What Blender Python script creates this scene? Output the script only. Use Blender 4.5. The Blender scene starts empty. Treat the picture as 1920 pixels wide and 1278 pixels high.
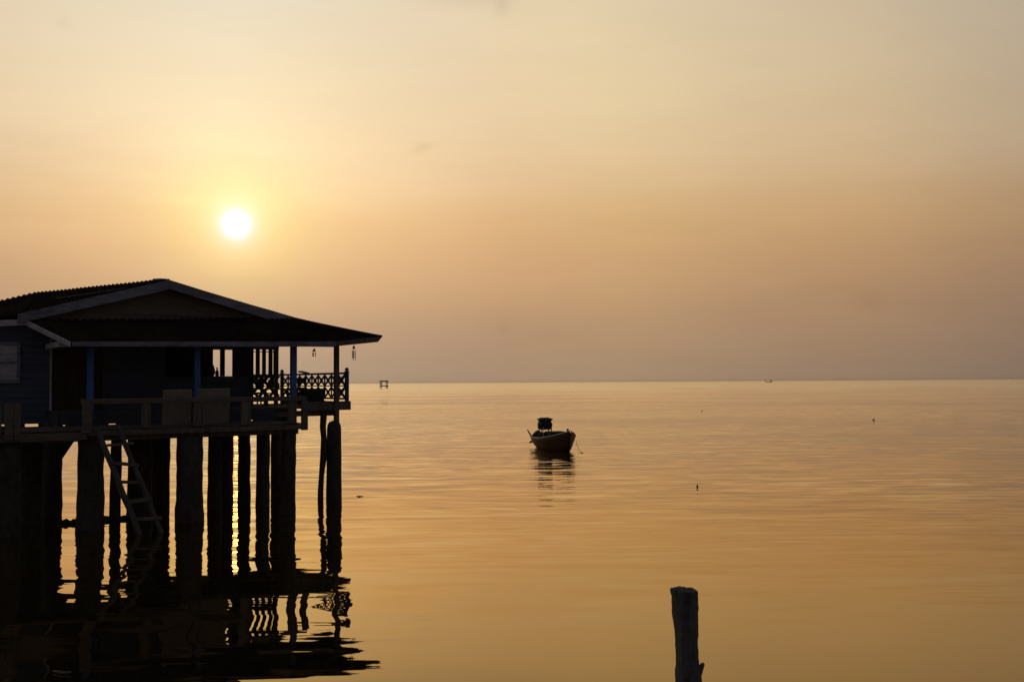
import bpy, bmesh, math, random
import numpy as np
from mathutils import Vector, Matrix, noise

random.seed(7)
SC = bpy.context.scene
COL = SC.collection
rad = math.radians

# ------------------------------------------------------------------ camera
EYE = 3.9                      # metres above the water
FPX = 1867.0                   # focal length in pixels of a 1920 wide frame
PITCH = math.atan((716 - 639) / FPX)
ROLL = math.atan(0.0065)
_f = Vector((0, math.cos(PITCH), math.sin(PITCH)))
_u0 = Vector((0, -math.sin(PITCH), math.cos(PITCH)))
_r0 = Vector((1, 0, 0))
_r = _r0 * math.cos(ROLL) - _u0 * math.sin(ROLL)
_u = _u0 * math.cos(ROLL) + _r0 * math.sin(ROLL)
cam_d = bpy.data.cameras.new("camera")
cam_d.sensor_width = 36.0
cam_d.lens = 36.0 * FPX / 1920.0
cam_d.clip_start = 0.1
cam_d.clip_end = 80000
cam = bpy.data.objects.new("camera", cam_d)
COL.objects.link(cam)
m = Matrix((_r, _u, -_f)).transposed().to_4x4()
m.translation = Vector((0, 0, EYE))
cam.matrix_world = m
SC.camera = cam
CAM = Vector((0, 0, EYE))


def ray(px, py):
    return _f * FPX + _r * (px - 960) - _u * (py - 639)


def at(px, py, y):
    """the point seen at a pixel, y metres out"""
    d = ray(px, py)
    return CAM + d * (y / d.y)


def on_water(px, py, z=0.0):
    d = ray(px, py)
    return CAM + d * ((z - EYE) / d.z)


# ------------------------------------------------------------------ world
SUN_EL, SUN_AZ = rad(8.8), rad(-15.52)      # azimuth from +Y, negative is left
SUN = Vector((math.cos(SUN_EL) * math.sin(SUN_AZ), math.cos(SUN_EL) * math.cos(SUN_AZ), math.sin(SUN_EL)))
world = bpy.data.worlds.new("World")
SC.world = world
world.use_nodes = True
nt = world.node_tree
nt.nodes.clear()


def N(tree, typ, **kw):
    n = tree.nodes.new(typ)
    for k, v in kw.items():
        if k.startswith('i_'):
            key = k[2:]
            n.inputs[int(key) if key.isdigit() else key].default_value = v
        else:
            setattr(n, k, v)
    return n


def math_n(tree, op, a, b=None, c=None, clamp=False):
    n = tree.nodes.new('ShaderNodeMath')
    n.operation = op
    n.use_clamp = clamp
    for i, v in enumerate((a, b, c)):
        if v is None:
            continue
        if hasattr(v, 'is_output'):
            tree.links.new(v, n.inputs[i])
        else:
            n.inputs[i].default_value = v
    return n.outputs[0]


def vmath(tree, op, a, b=None):
    n = tree.nodes.new('ShaderNodeVectorMath')
    n.operation = op
    for i, v in enumerate((a, b)):
        if v is None:
            continue
        if hasattr(v, 'is_output'):
            tree.links.new(v, n.inputs[i])
        else:
            n.inputs[i].default_value = v
    return n


def smooth_curve(keys, vals, xs):
    """Catmull-Rom through the keys, in log space"""
    k = np.array(keys, float)
    v = np.log(np.array(vals, float))
    s = np.zeros_like(v)
    for i in range(len(k)):
        a, b = max(i - 1, 0), min(i + 1, len(k) - 1)
        s[i] = (v[b] - v[a]) / (k[b] - k[a])
    out = []
    for x in xs:
        i = int(np.clip(np.searchsorted(k, x, side='right') - 1, 0, len(k) - 2))
        h = k[i + 1] - k[i]
        t = (x - k[i]) / h
        out.append(np.exp((2*t**3 - 3*t**2 + 1) * v[i] + (t**3 - 2*t**2 + t) * h * s[i]
                          + (-2*t**3 + 3*t**2) * v[i + 1] + (t**3 - t**2) * h * s[i + 1]))
    return out


def ramp(tree, fac, xs, cols):
    """colour ramp over xs (any range); returns a colour output, may exceed one"""
    lo, hi = xs[0], xs[-1]
    mx = max(max(c) for c in cols)
    f = math_n(tree, 'MULTIPLY_ADD', fac, 1.0 / (hi - lo), -lo / (hi - lo), clamp=True)
    r = tree.nodes.new('ShaderNodeValToRGB')
    cr = r.color_ramp
    for i, (x, c) in enumerate(zip(xs, cols)):
        p = (x - lo) / (hi - lo)
        e = cr.elements[i] if i < 1 else (cr.elements.new(p) if i < len(xs) - 1 else cr.elements[-1])
        e.position = p
        e.color = (c[0] / mx, c[1] / mx, c[2] / mx, 1)
    tree.links.new(f, r.inputs[0])
    s = vmath(tree, 'SCALE', r.outputs[0])
    s.inputs['Scale'].default_value = mx
    return s.outputs[0]


tc = N(nt, 'ShaderNodeTexCoord')
dirn = vmath(nt, 'NORMALIZE', tc.outputs['Generated']).outputs[0]
sep = N(nt, 'ShaderNodeSeparateXYZ')
nt.links.new(dirn, sep.inputs[0])
elev = math_n(nt, 'MULTIPLY', math_n(nt, 'ARCSINE', sep.outputs['Z']), 180 / math.pi)
azim = math_n(nt, 'MULTIPLY', math_n(nt, 'ARCTAN2', sep.outputs['X'], sep.outputs['Y']), 180 / math.pi)
dotn = vmath(nt, 'DOT_PRODUCT', dirn, tuple(SUN)).outputs['Value']
theta = math_n(nt, 'MULTIPLY', math_n(nt, 'ARCCOSINE', math_n(nt, 'MINIMUM', dotn, 1.0)), 180 / math.pi)
# soft uneven banks of haze: bend the elevation a little
nz = N(nt, 'ShaderNodeTexNoise', i_Scale=3.0, i_Detail=4.0, i_Roughness=0.55)
mp = N(nt, 'ShaderNodeMapping', i_Scale=(1.0, 1.0, 5.0))
nt.links.new(dirn, mp.inputs['Vector'])
nt.links.new(mp.outputs[0], nz.inputs['Vector'])
nzc = math_n(nt, 'SUBTRACT', nz.outputs['Fac'], 0.5)
elev_b = math_n(nt, 'MULTIPLY_ADD', nzc, 1.6, elev)
EK = [-2, 2, 4, 6, 9, 12, 16, 21, 32, 50, 90]
EV = [(0.444, 0.391, 0.389), (0.559, 0.444, 0.393), (0.638, 0.484, 0.399), (0.742, 0.549, 0.420), (0.879, 0.679, 0.497),
      (0.973, 0.851, 0.722), (1.016, 0.963, 0.88), (1, 1, 1), (.85, .92, 1.05), (.55, .66, .85), (.36, .46, .66)]
ex = [-2, 0, 1, 2, 3, 4, 5, 6, 7, 8, 9, 10, 11, 12, 14, 16, 18, 21, 25, 32, 40, 50, 70, 90]
col_e = ramp(nt, elev_b, ex, smooth_curve(EK, EV, ex))
TK = [0, 2, 4, 7, 11, 16, 22, 28, 35, 45, 60, 90, 130, 180]
TV = [(1.403, 1.25, 0.72), (1.218, 1.06, 0.57), (1.058, 0.905, 0.555), (0.960, 0.782, 0.517), (0.866, 0.712, 0.490), (0.790, 0.651, 0.464),
      (0.772, 0.641, 0.430), (0.716, 0.582, 0.397), (0.637, 0.513, 0.352), (0.456, 0.390, 0.308), (.31, .27, .225), (.17, .158, .155),
      (.14, .14, .16), (.13, .133, .165)]
tx = [0, .6, 1.2, 2, 3, 4, 5.5, 7, 9, 11, 13.5, 16, 19, 22, 25, 28, 31, 35, 40, 45, 52, 60, 75, 90, 110, 130, 180]
col_t = ramp(nt, theta, tx, smooth_curve(TK, TV, tx))
col_a = ramp(nt, azim, [-180, -30, -16, 0, 15, 30, 180], [(.963, .972, .993), (.963, .972, .993), (.977, 1.05, 1.161), (1.023, .997, .958),
                                                          (.986, .987, .987), (1.017, 1.001, .982), (1.017, 1.001, .982)])
sky = vmath(nt, 'MULTIPLY', vmath(nt, 'MULTIPLY', col_e, col_t).outputs[0], col_a).outputs[0]
# a few faint smudges of cloud, fixed in the sky
shade = None
for (px, py, sa, se, k) in ((868, -6, 2.4, .5, .12), (942, 8, .5, .55, .10), (797, 277, .45, .2, .09), (785, 284, .4, .2, .06),
                            (945, 620, .35, .35, .07), (1630, 566, .9, .4, .07), (340, 372, 1.6, .35, -.05), (118, 46, .3, .3, .05)):
    v = ray(px, py).normalized()
    a0, e0 = math.degrees(math.atan2(v.x, v.y)), math.degrees(math.asin(v.z))
    da = math_n(nt, 'MULTIPLY', math_n(nt, 'SUBTRACT', azim, a0), 1 / sa)
    de = math_n(nt, 'MULTIPLY', math_n(nt, 'SUBTRACT', math_n(nt, 'MULTIPLY_ADD', nzc, 1.2, elev), e0), 1 / se)
    q = math_n(nt, 'ADD', math_n(nt, 'MULTIPLY', da, da), math_n(nt, 'MULTIPLY', de, de))
    g = math_n(nt, 'MULTIPLY', math_n(nt, 'EXPONENT', math_n(nt, 'MULTIPLY', q, -1.0)), k)
    shade = g if shade is None else math_n(nt, 'ADD', shade, g)
sh = math_n(nt, 'SUBTRACT', 1.0, shade)
nz2 = N(nt, 'ShaderNodeTexNoise', i_Scale=7.0, i_Detail=6.0, i_Roughness=0.6, i_Distortion=.6)
mp2 = N(nt, 'ShaderNodeMapping', i_Scale=(1.0, 1.0, 4.5), i_Rotation=(0, rad(4), 0))
nt.links.new(dirn, mp2.inputs['Vector'])
nt.links.new(mp2.outputs[0], nz2.inputs['Vector'])
wisps = math_n(nt, 'MULTIPLY_ADD', math_n(nt, 'SUBTRACT', nz2.outputs['Fac'], .5), .075, 1.0)
sh = math_n(nt, 'MULTIPLY', math_n(nt, 'MULTIPLY', sh, wisps), math_n(nt, 'MULTIPLY_ADD', nzc, 0.11, 1.0))
sv = vmath(nt, 'SCALE', sky)
nt.links.new(sh, sv.inputs['Scale'])
# the sun's own disc seen through the haze
disc = ramp(nt, theta, [0, .45, .65, .80, .95, 1.15, 1.5, 2.1, 3.2],
            [(.45, .5, .85), (.35, .42, .80), (.16, .30, .70), (.08, .2, .5), (.04, .14, .3), (.03, .10, .17), (.02, .06, .08), (.01, .02, .03), (0, 0, 0)])
skyc = vmath(nt, 'ADD', sv.outputs[0], disc).outputs[0]
bg = N(nt, 'ShaderNodeBackground', i_Strength=1.0)
nt.links.new(skyc, bg.inputs['Color'])
nish = N(nt, 'ShaderNodeTexSky', sky_type='NISHITA')
nish.sun_disc = False
nish.sun_elevation = SUN_EL
nish.sun_rotation = SUN_AZ
nish.dust_density = 8.0
nish.air_density = 1.5
bg2 = N(nt, 'ShaderNodeBackground', i_Strength=0.05)
nt.links.new(nish.outputs[0], bg2.inputs['Color'])
mixw = N(nt, 'ShaderNodeMixShader', i_0=0.97)       # thick haze in front of the clear sky
nt.links.new(bg2.outputs[0], mixw.inputs[1])
nt.links.new(bg.outputs[0], mixw.inputs[2])
wo = N(nt, 'ShaderNodeOutputWorld')
nt.links.new(mixw.outputs[0], wo.inputs[0])

# ------------------------------------------------------------------ sun
sl = bpy.data.lights.new("sun", 'SUN')
sl.energy = 0.016
sl.angle = rad(0.55)
sl.color = (1.0, 0.10, 0.004)
so = bpy.data.objects.new("sun", sl)
so.rotation_mode = 'QUATERNION'
so.rotation_quaternion = SUN.to_track_quat('Z', 'Y')
COL.objects.link(so)

SC.view_settings.view_transform = 'Standard'
SC.view_settings.look = 'None'
SC.view_settings.exposure = 0.0
SC.view_settings.gamma = 1.0
SC.view_settings.use_curve_mapping = False
SC.cycles.sample_clamp_indirect = 6.0
SC.cycles.max_bounces = 8


# ------------------------------------------------------------------ materials
def mat(name, base, rough=0.8, var=0.35, scale=6.0, stretch=(1, 1, 1), bump=0.25, spec=0.3, metallic=0.0, dirt=None):
    """procedural surface: base colour broken up by two sizes of noise, with bump"""
    M = bpy.data.materials.new(name)
    M.use_nodes = True
    t = M.node_tree
    b = t.nodes['Principled BSDF']
    tcn = N(t, 'ShaderNodeTexCoord')
    mpn = N(t, 'ShaderNodeMapping', i_Scale=stretch)
    t.links.new(tcn.outputs['Object'], mpn.inputs[0])
    n1 = N(t, 'ShaderNodeTexNoise', i_Scale=scale, i_Detail=6.0, i_Roughness=0.65)
    n2 = N(t, 'ShaderNodeTexNoise', i_Scale=scale * 0.23, i_Detail=3.0)
    t.links.new(mpn.outputs[0], n1.inputs['Vector'])
    t.links.new(mpn.outputs[0], n2.inputs['Vector'])
    s = math_n(t, 'ADD', math_n(t, 'MULTIPLY', n1.outputs['Fac'], 0.6), math_n(t, 'MULTIPLY', n2.outputs['Fac'], 0.4))
    f = math_n(t, 'MULTIPLY_ADD', s, 3.0, -1.0, clamp=True)
    mx = N(t, 'ShaderNodeMix', data_type='RGBA')
    lo = [c * (1 - var) for c in base]
    hi = [min(c * (1 + var), 1) for c in base]
    if dirt:
        lo = dirt
    mx.inputs['A'].default_value = (*lo, 1)
    mx.inputs['B'].default_value = (*hi, 1)
    t.links.new(f, mx.inputs['Factor'])
    t.links.new(mx.outputs['Result'], b.inputs['Base Color'])
    b.inputs['Roughness'].default_value = rough
    b.inputs['Specular IOR Level'].default_value = spec
    b.inputs['Metallic'].default_value = metallic
    if bump:
        bn = N(t, 'ShaderNodeBump', i_Strength=bump, i_Distance=0.02)
        t.links.new(n1.outputs['Fac'], bn.inputs['Height'])
        t.links.new(bn.outputs[0], b.inputs['Normal'])
    return M


M = {}
M['deck_wood'] = mat('deck_wood', (.055, .043, .034), .85, .5, 5, (1, 6, 6))
M['old_wood'] = mat('old_wood', (.085, .07, .058), .85, .5, 7, (1, 1, .15))
M['rail_wood'] = mat('rail_wood', (.085, .068, .055), .85, .4, 6, (.4, 4, 4))
M['blue_paint'] = mat('blue_paint', (.042, .095, .30), .6, .35, 7, (1, 1, .3), .15)
M['rail_paint'] = mat('rail_paint', (.022, .034, .085), .7, .4, 7)
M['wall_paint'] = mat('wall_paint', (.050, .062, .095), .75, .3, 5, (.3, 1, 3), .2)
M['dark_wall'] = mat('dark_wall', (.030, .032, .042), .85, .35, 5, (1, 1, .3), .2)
M['pale_paint'] = mat('pale_paint', (.30, .29, .31), .7, .45, 5, (.5, 2, 2), .2)
M['barge_paint'] = mat('barge_paint', (.13, .13, .155), .7, .6, 5, (.5, 2, 2), .2)
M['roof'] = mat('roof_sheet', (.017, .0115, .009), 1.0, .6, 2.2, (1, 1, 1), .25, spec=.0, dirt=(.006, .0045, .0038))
M['roof_pale'] = mat('roof_sheet_worn', (.16, .15, .15), .6, .4, 4)
M['gable'] = mat('gable_boards', (.095, .075, .062), .85, .35, 4, (1, 1, 4))
M['door'] = mat('door_wood', (.030, .018, .012), .75, .4, 5, (3, 3, .4))
M['pile'] = mat('pile_concrete', (.040, .036, .031), .9, .5, 7, (1, 1, .5), .6, spec=.15)
M['panel'] = mat('plywood', (.19, .17, .15), .8, .2, 5, (1, 1, .4), .1)
M['ladder'] = mat('ladder_wood', (.055, .048, .045), .85, .4, 6, (1, 1, 1), .3)
M['net'] = mat('far_bamboo', (.05, .03, .015), .9, .3, 3)
M['hull'] = mat('hull_red', (.042, .010, .006), .6, .4, 4, (.4, 1, 1), .1)
M['hull_trim'] = mat('hull_trim', (.55, .50, .50), .5, .25, 6, (1, 1, 1), .05)
M['boat_dark'] = mat('boat_dark', (.022, .02, .018), .9, .4, 5, (1, 1, 1), .3)
M['boat_blue'] = mat('boat_blue', (.02, .03, .13), .6, .3, 5)
M['rope'] = mat('rope', (.34, .26, .17), .9, .3, 20)
M['white'] = mat('white_plastic', (.62, .60, .58), .4, .1, 8, (1, 1, 1), .02)
M['stake'] = mat('stake_wood', (.085, .08, .078), .95, .5, 30, (1, 1, .13), .9, dirt=(.016, .015, .015))
M['chime'] = mat('chime_shell', (.08, .05, .035), .7, .3, 20)
M['cloth'] = mat('sack_cloth', (.02, .017, .018), .95, .4, 12)
M['bottle'] = mat('bottle_amber', (.22, .11, .03), .2, .3, 10, (1, 1, 1), .02, spec=.5)
M['weed'] = mat('wet_drift', (.02, .018, .012), .7, .5, 9, (1, 1, 1), .5)
M['table'] = mat('table_wood', (.10, .06, .035), .35, .35, 6, (.4, 3, 3), .1, spec=.5)


# ------------------------------------------------------------------ water
def water_material():
    W = bpy.data.materials.new('sea_water')
    W.use_nodes = True
    t = W.node_tree
    t.nodes.clear()
    geo = N(t, 'ShaderNodeNewGeometry')
    pos = geo.outputs['Position']
    sp = N(t, 'ShaderNodeSeparateXYZ')
    t.links.new(pos, sp.inputs[0])
    dist = vmath(t, 'LENGTH', pos).outputs['Value']

    def field(sx, sy, rot, detail, rough, off, distort=0.0):
        mpn = N(t, 'ShaderNodeMapping', i_Scale=(sx, sy, 1), i_Location=off, i_Rotation=(0, 0, rad(rot)))
        t.links.new(pos, mpn.inputs[0])
        n = N(t, 'ShaderNodeTexNoise', i_Scale=1.0, i_Detail=detail, i_Roughness=rough, i_Distortion=distort)
        n.noise_dimensions = '2D'
        t.links.new(mpn.outputs[0], n.inputs['Vector'])
        return vmath(t, 'SUBTRACT', n.outputs['Color'], (.5, .5, .5)).outputs[0]

    def amp(v, ax, ay, mask=None):
        o = vmath(t, 'MULTIPLY', v, (ax, ay, 0)).outputs[0]
        if mask is not None:
            s = vmath(t, 'SCALE', o)
            t.links.new(mask, s.inputs['Scale'])
            o = s.outputs[0]
        return o

    # wind patches: where the breeze touches the water and where it is glassy
    patch = N(t, 'ShaderNodeTexNoise', i_Scale=1.0, i_Detail=2.0)
    patch.noise_dimensions = '2D'
    pm = N(t, 'ShaderNodeMapping', i_Scale=(.018, .045, 1), i_Location=(3.7, 1.2, 0))
    t.links.new(pos, pm.inputs[0])
    t.links.new(pm.outputs[0], patch.inputs['Vector'])
    pmask = math_n(t, 'MULTIPLY_ADD', patch.outputs['Fac'], 3.0, -.75, clamp=True)
    shore = N(t, 'ShaderNodeMapRange', i_1=17.0, i_2=44.0, i_3=0.10, i_4=1.0)     # sheltered by the stilts and the bank
    shore.interpolation_type = 'SMOOTHSTEP'
    t.links.new(dist, shore.inputs[0])
    ripple = math_n(t, 'MULTIPLY', shore.outputs[0], math_n(t, 'MULTIPLY_ADD', pmask, .6, .4))
    open_sea = N(t, 'ShaderNodeMapRange', i_1=35.0, i_2=700.0, i_3=1.0, i_4=4.0)    # more breeze farther out
    t.links.new(dist, open_sea.inputs[0])
    ripple = math_n(t, 'MULTIPLY', ripple, open_sea.outputs[0])
    lee = N(t, 'ShaderNodeMapRange', i_1=-5.0, i_2=4.0, i_3=1.0, i_4=.25)      # the piles throw back ripples; open water beside them lies calmer
    t.links.new(sp.outputs['X'], lee.inputs[0])
    swell = amp(field(.085, .30, 3, 1.5, .5, (5.3, 2.1, 0)), *WV['swell'])
    wave = amp(field(.30, 1.05, -3, 1.5, .45, (11.3, 7.1, 0), .5), *WV['wave'], lee.outputs[0])
    chop = amp(field(.16, 1.5, 2, 2.0, .5, (2.3, 17.1, 0), .3), *WV['chop'], ripple)
    small = amp(field(.36, 4.6, 3, 2.0, .5, (1.3, 4.1, 0), .3), *WV['small'], ripple)
    fine = amp(field(1.0, 7.0, -4, 2.0, .5, (8.3, 3.1, 0)), *WV['fine'], ripple)
    wave = vmath(t, 'ADD', wave, chop).outputs[0]
    s = vmath(t, 'ADD', vmath(t, 'ADD', swell, wave).outputs[0], vmath(t, 'ADD', small, fine).outputs[0]).outputs[0]
    # at grazing angles only the wave faces turned towards the eye can be seen, the others hide behind them
    n0 = vmath(t, 'ADD', s, (0, 0, 1)).outputs[0]
    away = math_n(t, 'LESS_THAN', vmath(t, 'DOT_PRODUCT', n0, geo.outputs['Incoming']).outputs['Value'], .002)
    flip = vmath(t, 'SCALE', s)
    t.links.new(math_n(t, 'MULTIPLY_ADD', away, -2.0, 1.0), flip.inputs['Scale'])
    s = flip.outputs[0]
    nrm = vmath(t, 'NORMALIZE', vmath(t, 'ADD', s, (0, 0, 1)).outputs[0]).outputs[0]
    # reflectance of silty brown water: near mirror at grazing angles, falling off and warming as one looks down
    soft = vmath(t, 'NORMALIZE', vmath(t, 'ADD', vmath(t, 'MULTIPLY', s, (.35, .35, 0)).outputs[0], (0, 0, 1)).outputs[0]).outputs[0]
    cosv = math_n(t, 'ABSOLUTE', vmath(t, 'DOT_PRODUCT', soft, geo.outputs['Incoming']).outputs['Value'])
    tint = ramp(t, cosv, WV['cos'], WV['tint'])
    gl = N(t, 'ShaderNodeBsdfGlossy', i_Roughness=WV['rough'])
    t.links.new(nrm, gl.inputs['Normal'])
    t.links.new(tint, gl.inputs['Color'])
    df = N(t, 'ShaderNodeBsdfDiffuse')
    df.inputs['Color'].default_value = (.006, .0045, .002, 1)
    mx = N(t, 'ShaderNodeAddShader')
    t.links.new(df.outputs[0], mx.inputs[0])
    t.links.new(gl.outputs[0], mx.inputs[1])
    out = N(t, 'ShaderNodeOutputMaterial')
    t.links.new(mx.outputs[0], out.inputs[0])
    return W


WV = dict(swell=(.012, .018), wave=(.055, .082), chop=(.03, .15), small=(.03, .19), fine=(.03, .15), rough=0.012,
          cos=[0, .03, .07, .12, .2, .29, .5, 1.0],
          tint=[(1, .98, .92), (.97, .93, .82), (.90, .82, .66), (.76, .65, .46), (.55, .425, .25), (.365, .262, .138), (.20, .13, .06), (.08, .05, .025)])


# ------------------------------------------------------------------ mesh builder
class MB:
    def __init__(self):
        self.v, self.f = [], []

    def add(self, vs, fs):
        o = len(self.v)
        self.v += [tuple(v) for v in vs]
        self.f += [tuple(i + o for i in f) for f in fs]
        return self

    def box(self, x0, x1, y0, y1, z0, z1):
        vs = [(x, y, z) for z in (z0, z1) for y in (y0, y1) for x in (x0, x1)]
        return self.add(vs, [(0, 2, 3, 1), (4, 5, 7, 6), (0, 1, 5, 4), (2, 6, 7, 3), (0, 4, 6, 2), (1, 3, 7, 5)])

    def bar(self, a, b, w, h=None, up=(0, 0, 1)):
        """rectangular bar from a to b, w across and h along up"""
        h = w if h is None else h
        a, b = Vector(a), Vector(b)
        d = (b - a).normalized()
        u = Vector(up)
        if abs(d.dot(u)) > .98:
            u = Vector((0, 1, 0))
        s = d.cross(u).normalized()
        u = s.cross(d).normalized()
        vs = []
        for p in (a, b):
            for i, j in ((-1, -1), (1, -1), (1, 1), (-1, 1)):
                vs.append(p + s * (w / 2 * i) + u * (h / 2 * j))
        return self.add(vs, [(0, 1, 2, 3), (7, 6, 5, 4), (0, 4, 5, 1), (1, 5, 6, 2), (2, 6, 7, 3), (3, 7, 4, 0)])

    def tube(self, pts, r, n=8, jit=0.0, seed=0.0):
        """tube along pts; r is one radius or one per point"""
        pts = [Vector(p) for p in pts]
        rs = r if isinstance(r, (list, tuple)) else [r] * len(pts)
        o = len(self.v)
        for k, p in enumerate(pts):
            d = (pts[min(k + 1, len(pts) - 1)] - pts[max(k - 1, 0)]).normalized()
            a = Vector((0, 0, 1)) if abs(d.z) < .9 else Vector((1, 0, 0))
            s = d.cross(a).normalized()
            u = s.cross(d)
            for i in range(n):
                an = 2 * math.pi * i / n
                q = rs[k]
                if jit:
                    q *= 1 + jit * noise.noise(Vector((math.cos(an) * 1.3 + seed, math.sin(an) * 1.3, p.z * 3 + p.x * 2)))
                self.v.append(tuple(p + (s * math.cos(an) + u * math.sin(an)) * q))
        for k in range(len(pts) - 1):
            for i in range(n):
                j = (i + 1) % n
                self.f.append((o + k * n + i, o + k * n + j, o + (k + 1) * n + j, o + (k + 1) * n + i))
        self.f.append(tuple(o + i for i in range(n))[::-1])
        self.f.append(tuple(o + (len(pts) - 1) * n + i for i in range(n)))
        return self

    def prism(self, poly, d):
        """closed polygon (3d points, planar) pushed by vector d"""
        n = len(poly)
        d = Vector(d)
        p = [Vector(q) for q in poly]
        fs = [tuple(range(n))[::-1], tuple(range(n, 2 * n))]
        for i in range(n):
            j = (i + 1) % n
            fs.append((i, j, n + j, n + i))
        return self.add(p + [q + d for q in p], fs)

    def corrugated(self, ra, rb, ea, eb, waves, amp=.035, thick=.03, seg=6, rows=8):
        """sheet from ridge line ra-rb down to eave line ea-eb, waves across"""
        ra, rb, ea, eb = map(Vector, (ra, rb, ea, eb))
        nrm = (rb - ra).cross(ea - ra).normalized()
        if nrm.z < 0:
            nrm = -nrm
        nu = waves * seg
        top, bot = [], []
        for j in range(rows + 1):
            v = j / rows
            sag = -.02 * math.sin(math.pi * v)
            for i in range(nu + 1):
                u = i / nu
                p = ra.lerp(rb, u).lerp(ea.lerp(eb, u), v)
                h = amp * math.cos(2 * math.pi * i / seg) + sag + .012 * noise.noise(p * .8)
                top.append(p + nrm * h)
                bot.append(p + nrm * (h - thick))
        o2 = len(top)
        fs = []
        w = nu + 1
        for j in range(rows):
            for i in range(nu):
                a = j * w + i
                fs.append((a, a + w, a + w + 1, a + 1))
                fs.append((o2 + a, o2 + a + 1, o2 + a + w + 1, o2 + a + w))
        for i in range(nu):
            fs.append((i, i + 1, o2 + i + 1, o2 + i))
            a = rows * w + i
            fs.append((a + 1, a, o2 + a, o2 + a + 1))
        for j in range(rows):
            a = j * w
            fs.append((a + w, a, o2 + a, o2 + a + w))
            a = j * w + nu
            fs.append((a, a + w, o2 + a + w, o2 + a))
        return self.add(top + bot, fs)

    def build(self, name, material, parent=None, smooth=False, bevel=0.0):
        me = bpy.data.meshes.new(name)
        me.from_pydata(self.v, [], self.f)
        me.materials.append(material)
        bm = bmesh.new()
        bm.from_mesh(me)
        bmesh.ops.recalc_face_normals(bm, faces=bm.faces)
        if bevel:
            bmesh.ops.bevel(bm, geom=[e for e in bm.edges if e.is_manifold and e.calc_face_angle(0) > .6],
                            offset=bevel, segments=1, affect='EDGES', clamp_overlap=True)
        bm.to_mesh(me)
        bm.free()
        if smooth:
            for p in me.polygons:
                p.use_smooth = True
        o = bpy.data.objects.new(name, me)
        COL.objects.link(o)
        if parent is not None:
            o.parent = parent
        return o


def tag(o, label=None, cat=None, group=None, kind=None):
    for k, v in (('label', label), ('category', cat), ('group', group), ('kind', kind)):
        if v:
            o[k] = v
    return o


def empty(name, loc, rz=0.0):
    o = bpy.data.objects.new(name, None)
    o.empty_display_size = .2
    COL.objects.link(o)
    o.location = loc
    o.rotation_euler = (0, 0, rz)
    return o


# water sheet reaching the horizon
wm = MB().add([(-12000, -300, 0), (12000, -300, 0), (12000, 13000, 0), (-12000, 13000, 0)], [(0, 1, 2, 3)])
tag(wm.build('sea', water_material()), 'calm sea in the evening light', kind='structure')

# ------------------------------------------------------------------ the stilt house
# house frame: x along the front to the right, y back from the walkway's edge, z up from the water
TH = rad(33.5)
O = at(566, 800, 30.05)
O.z = 0
GX = Vector((math.cos(TH), math.sin(TH), 0))
BX = Vector((-math.sin(TH), math.cos(TH), 0))


def hl(px, py, s):
    """house coordinates of what is seen at a pixel on the plane s metres behind the walkway edge"""
    d = ray(px, py)
    k = (s - (CAM - O).dot(BX)) / d.dot(BX)
    p = CAM + d * k
    return Vector(((p - O).dot(GX), s, p.z))


def hw(px, py):
    """house coordinates of a point on the water"""
    p = on_water(px, py)
    return Vector(((p - O).dot(GX), (p - O).dot(BX), 0))


def world_of(v):
    return O + GX * v[0] + BX * v[1] + Vector((0, 0, v[2]))


house = tag(empty('stilt_house', O, TH), 'dark wooden house on stilts with low corrugated roof and open porch', 'house')
walk = tag(empty('walkway', O, TH), 'plank walkway on thick piles with a low rail along the house front', 'walkway')

WALL = 5.0          # front wall plane
BACK = 7.8          # back wall plane
FLOOR = 3.12

# --- main roof
apex = hl(315, 526, WALL - .4)
el = hl(33, 590, WALL - .4)
er = hl(563, 601, WALL - .4)
ridge_r = hl(289, 524.5, WALL - .1)
ridge_l = hl(65, 548, 9.0)
ridge_ll = hl(-60, 577, 9.0)
eave_ll = hl(-60, 602, WALL - .3)
roofm = MB()
roofm.corrugated(ridge_l, ridge_r, el + Vector((.15, .05, .03)), apex + Vector((-.12, 0, .03)), 30, .020, .03)
roofm.corrugated(ridge_ll, ridge_l, eave_ll, el + Vector((.15, .05, .03)), 12, .018, .03)
rr = MB()
rr.corrugated(apex + Vector((-.1, .0, .04)), apex + Vector((-1.2, 5.2, -.05)), er + Vector((.05, 0, .03)), er + Vector((.5, 5.2, .05)), 26, .025, .03)
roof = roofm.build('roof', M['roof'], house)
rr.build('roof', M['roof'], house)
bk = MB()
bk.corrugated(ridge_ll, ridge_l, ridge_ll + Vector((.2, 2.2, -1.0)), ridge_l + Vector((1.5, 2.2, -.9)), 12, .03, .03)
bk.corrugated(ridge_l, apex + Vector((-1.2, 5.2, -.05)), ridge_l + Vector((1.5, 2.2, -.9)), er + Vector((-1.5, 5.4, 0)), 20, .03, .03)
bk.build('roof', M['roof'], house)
# ridge cap over the small hip at the top
MB().tube([ridge_r + Vector((-.02, .05, .0)), ridge_r.lerp(apex, .5) + Vector((0, 0, .02)), apex + Vector((.04, -.02, .01))], .045, 7).build('ridge_cap', M['roof_pale'], roof)
# strip of worn sheet along the left verge
st = MB()
a, b = hl(105, 559, WALL - .1), hl(235, 540, WALL - .05)
st.bar(a, b, .10, .02)
st.build('flashing', M['roof_pale'], roof)
# barge boards
for (p, q) in ((el, apex), (apex, er)):
    d = Vector((0, 0, 1))
    bb = MB()
    p2, q2 = p + Vector((0, -.02, 0)), q + Vector((0, -.02, 0))
    h0, h1 = .26, .30
    bb.prism([p2 + d * .02, q2 + d * .02, q2 - d * h1, p2 - d * h0], (0, -.035, 0))
    bb.build('barge_board', M['barge_paint'], house, bevel=.004)
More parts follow.
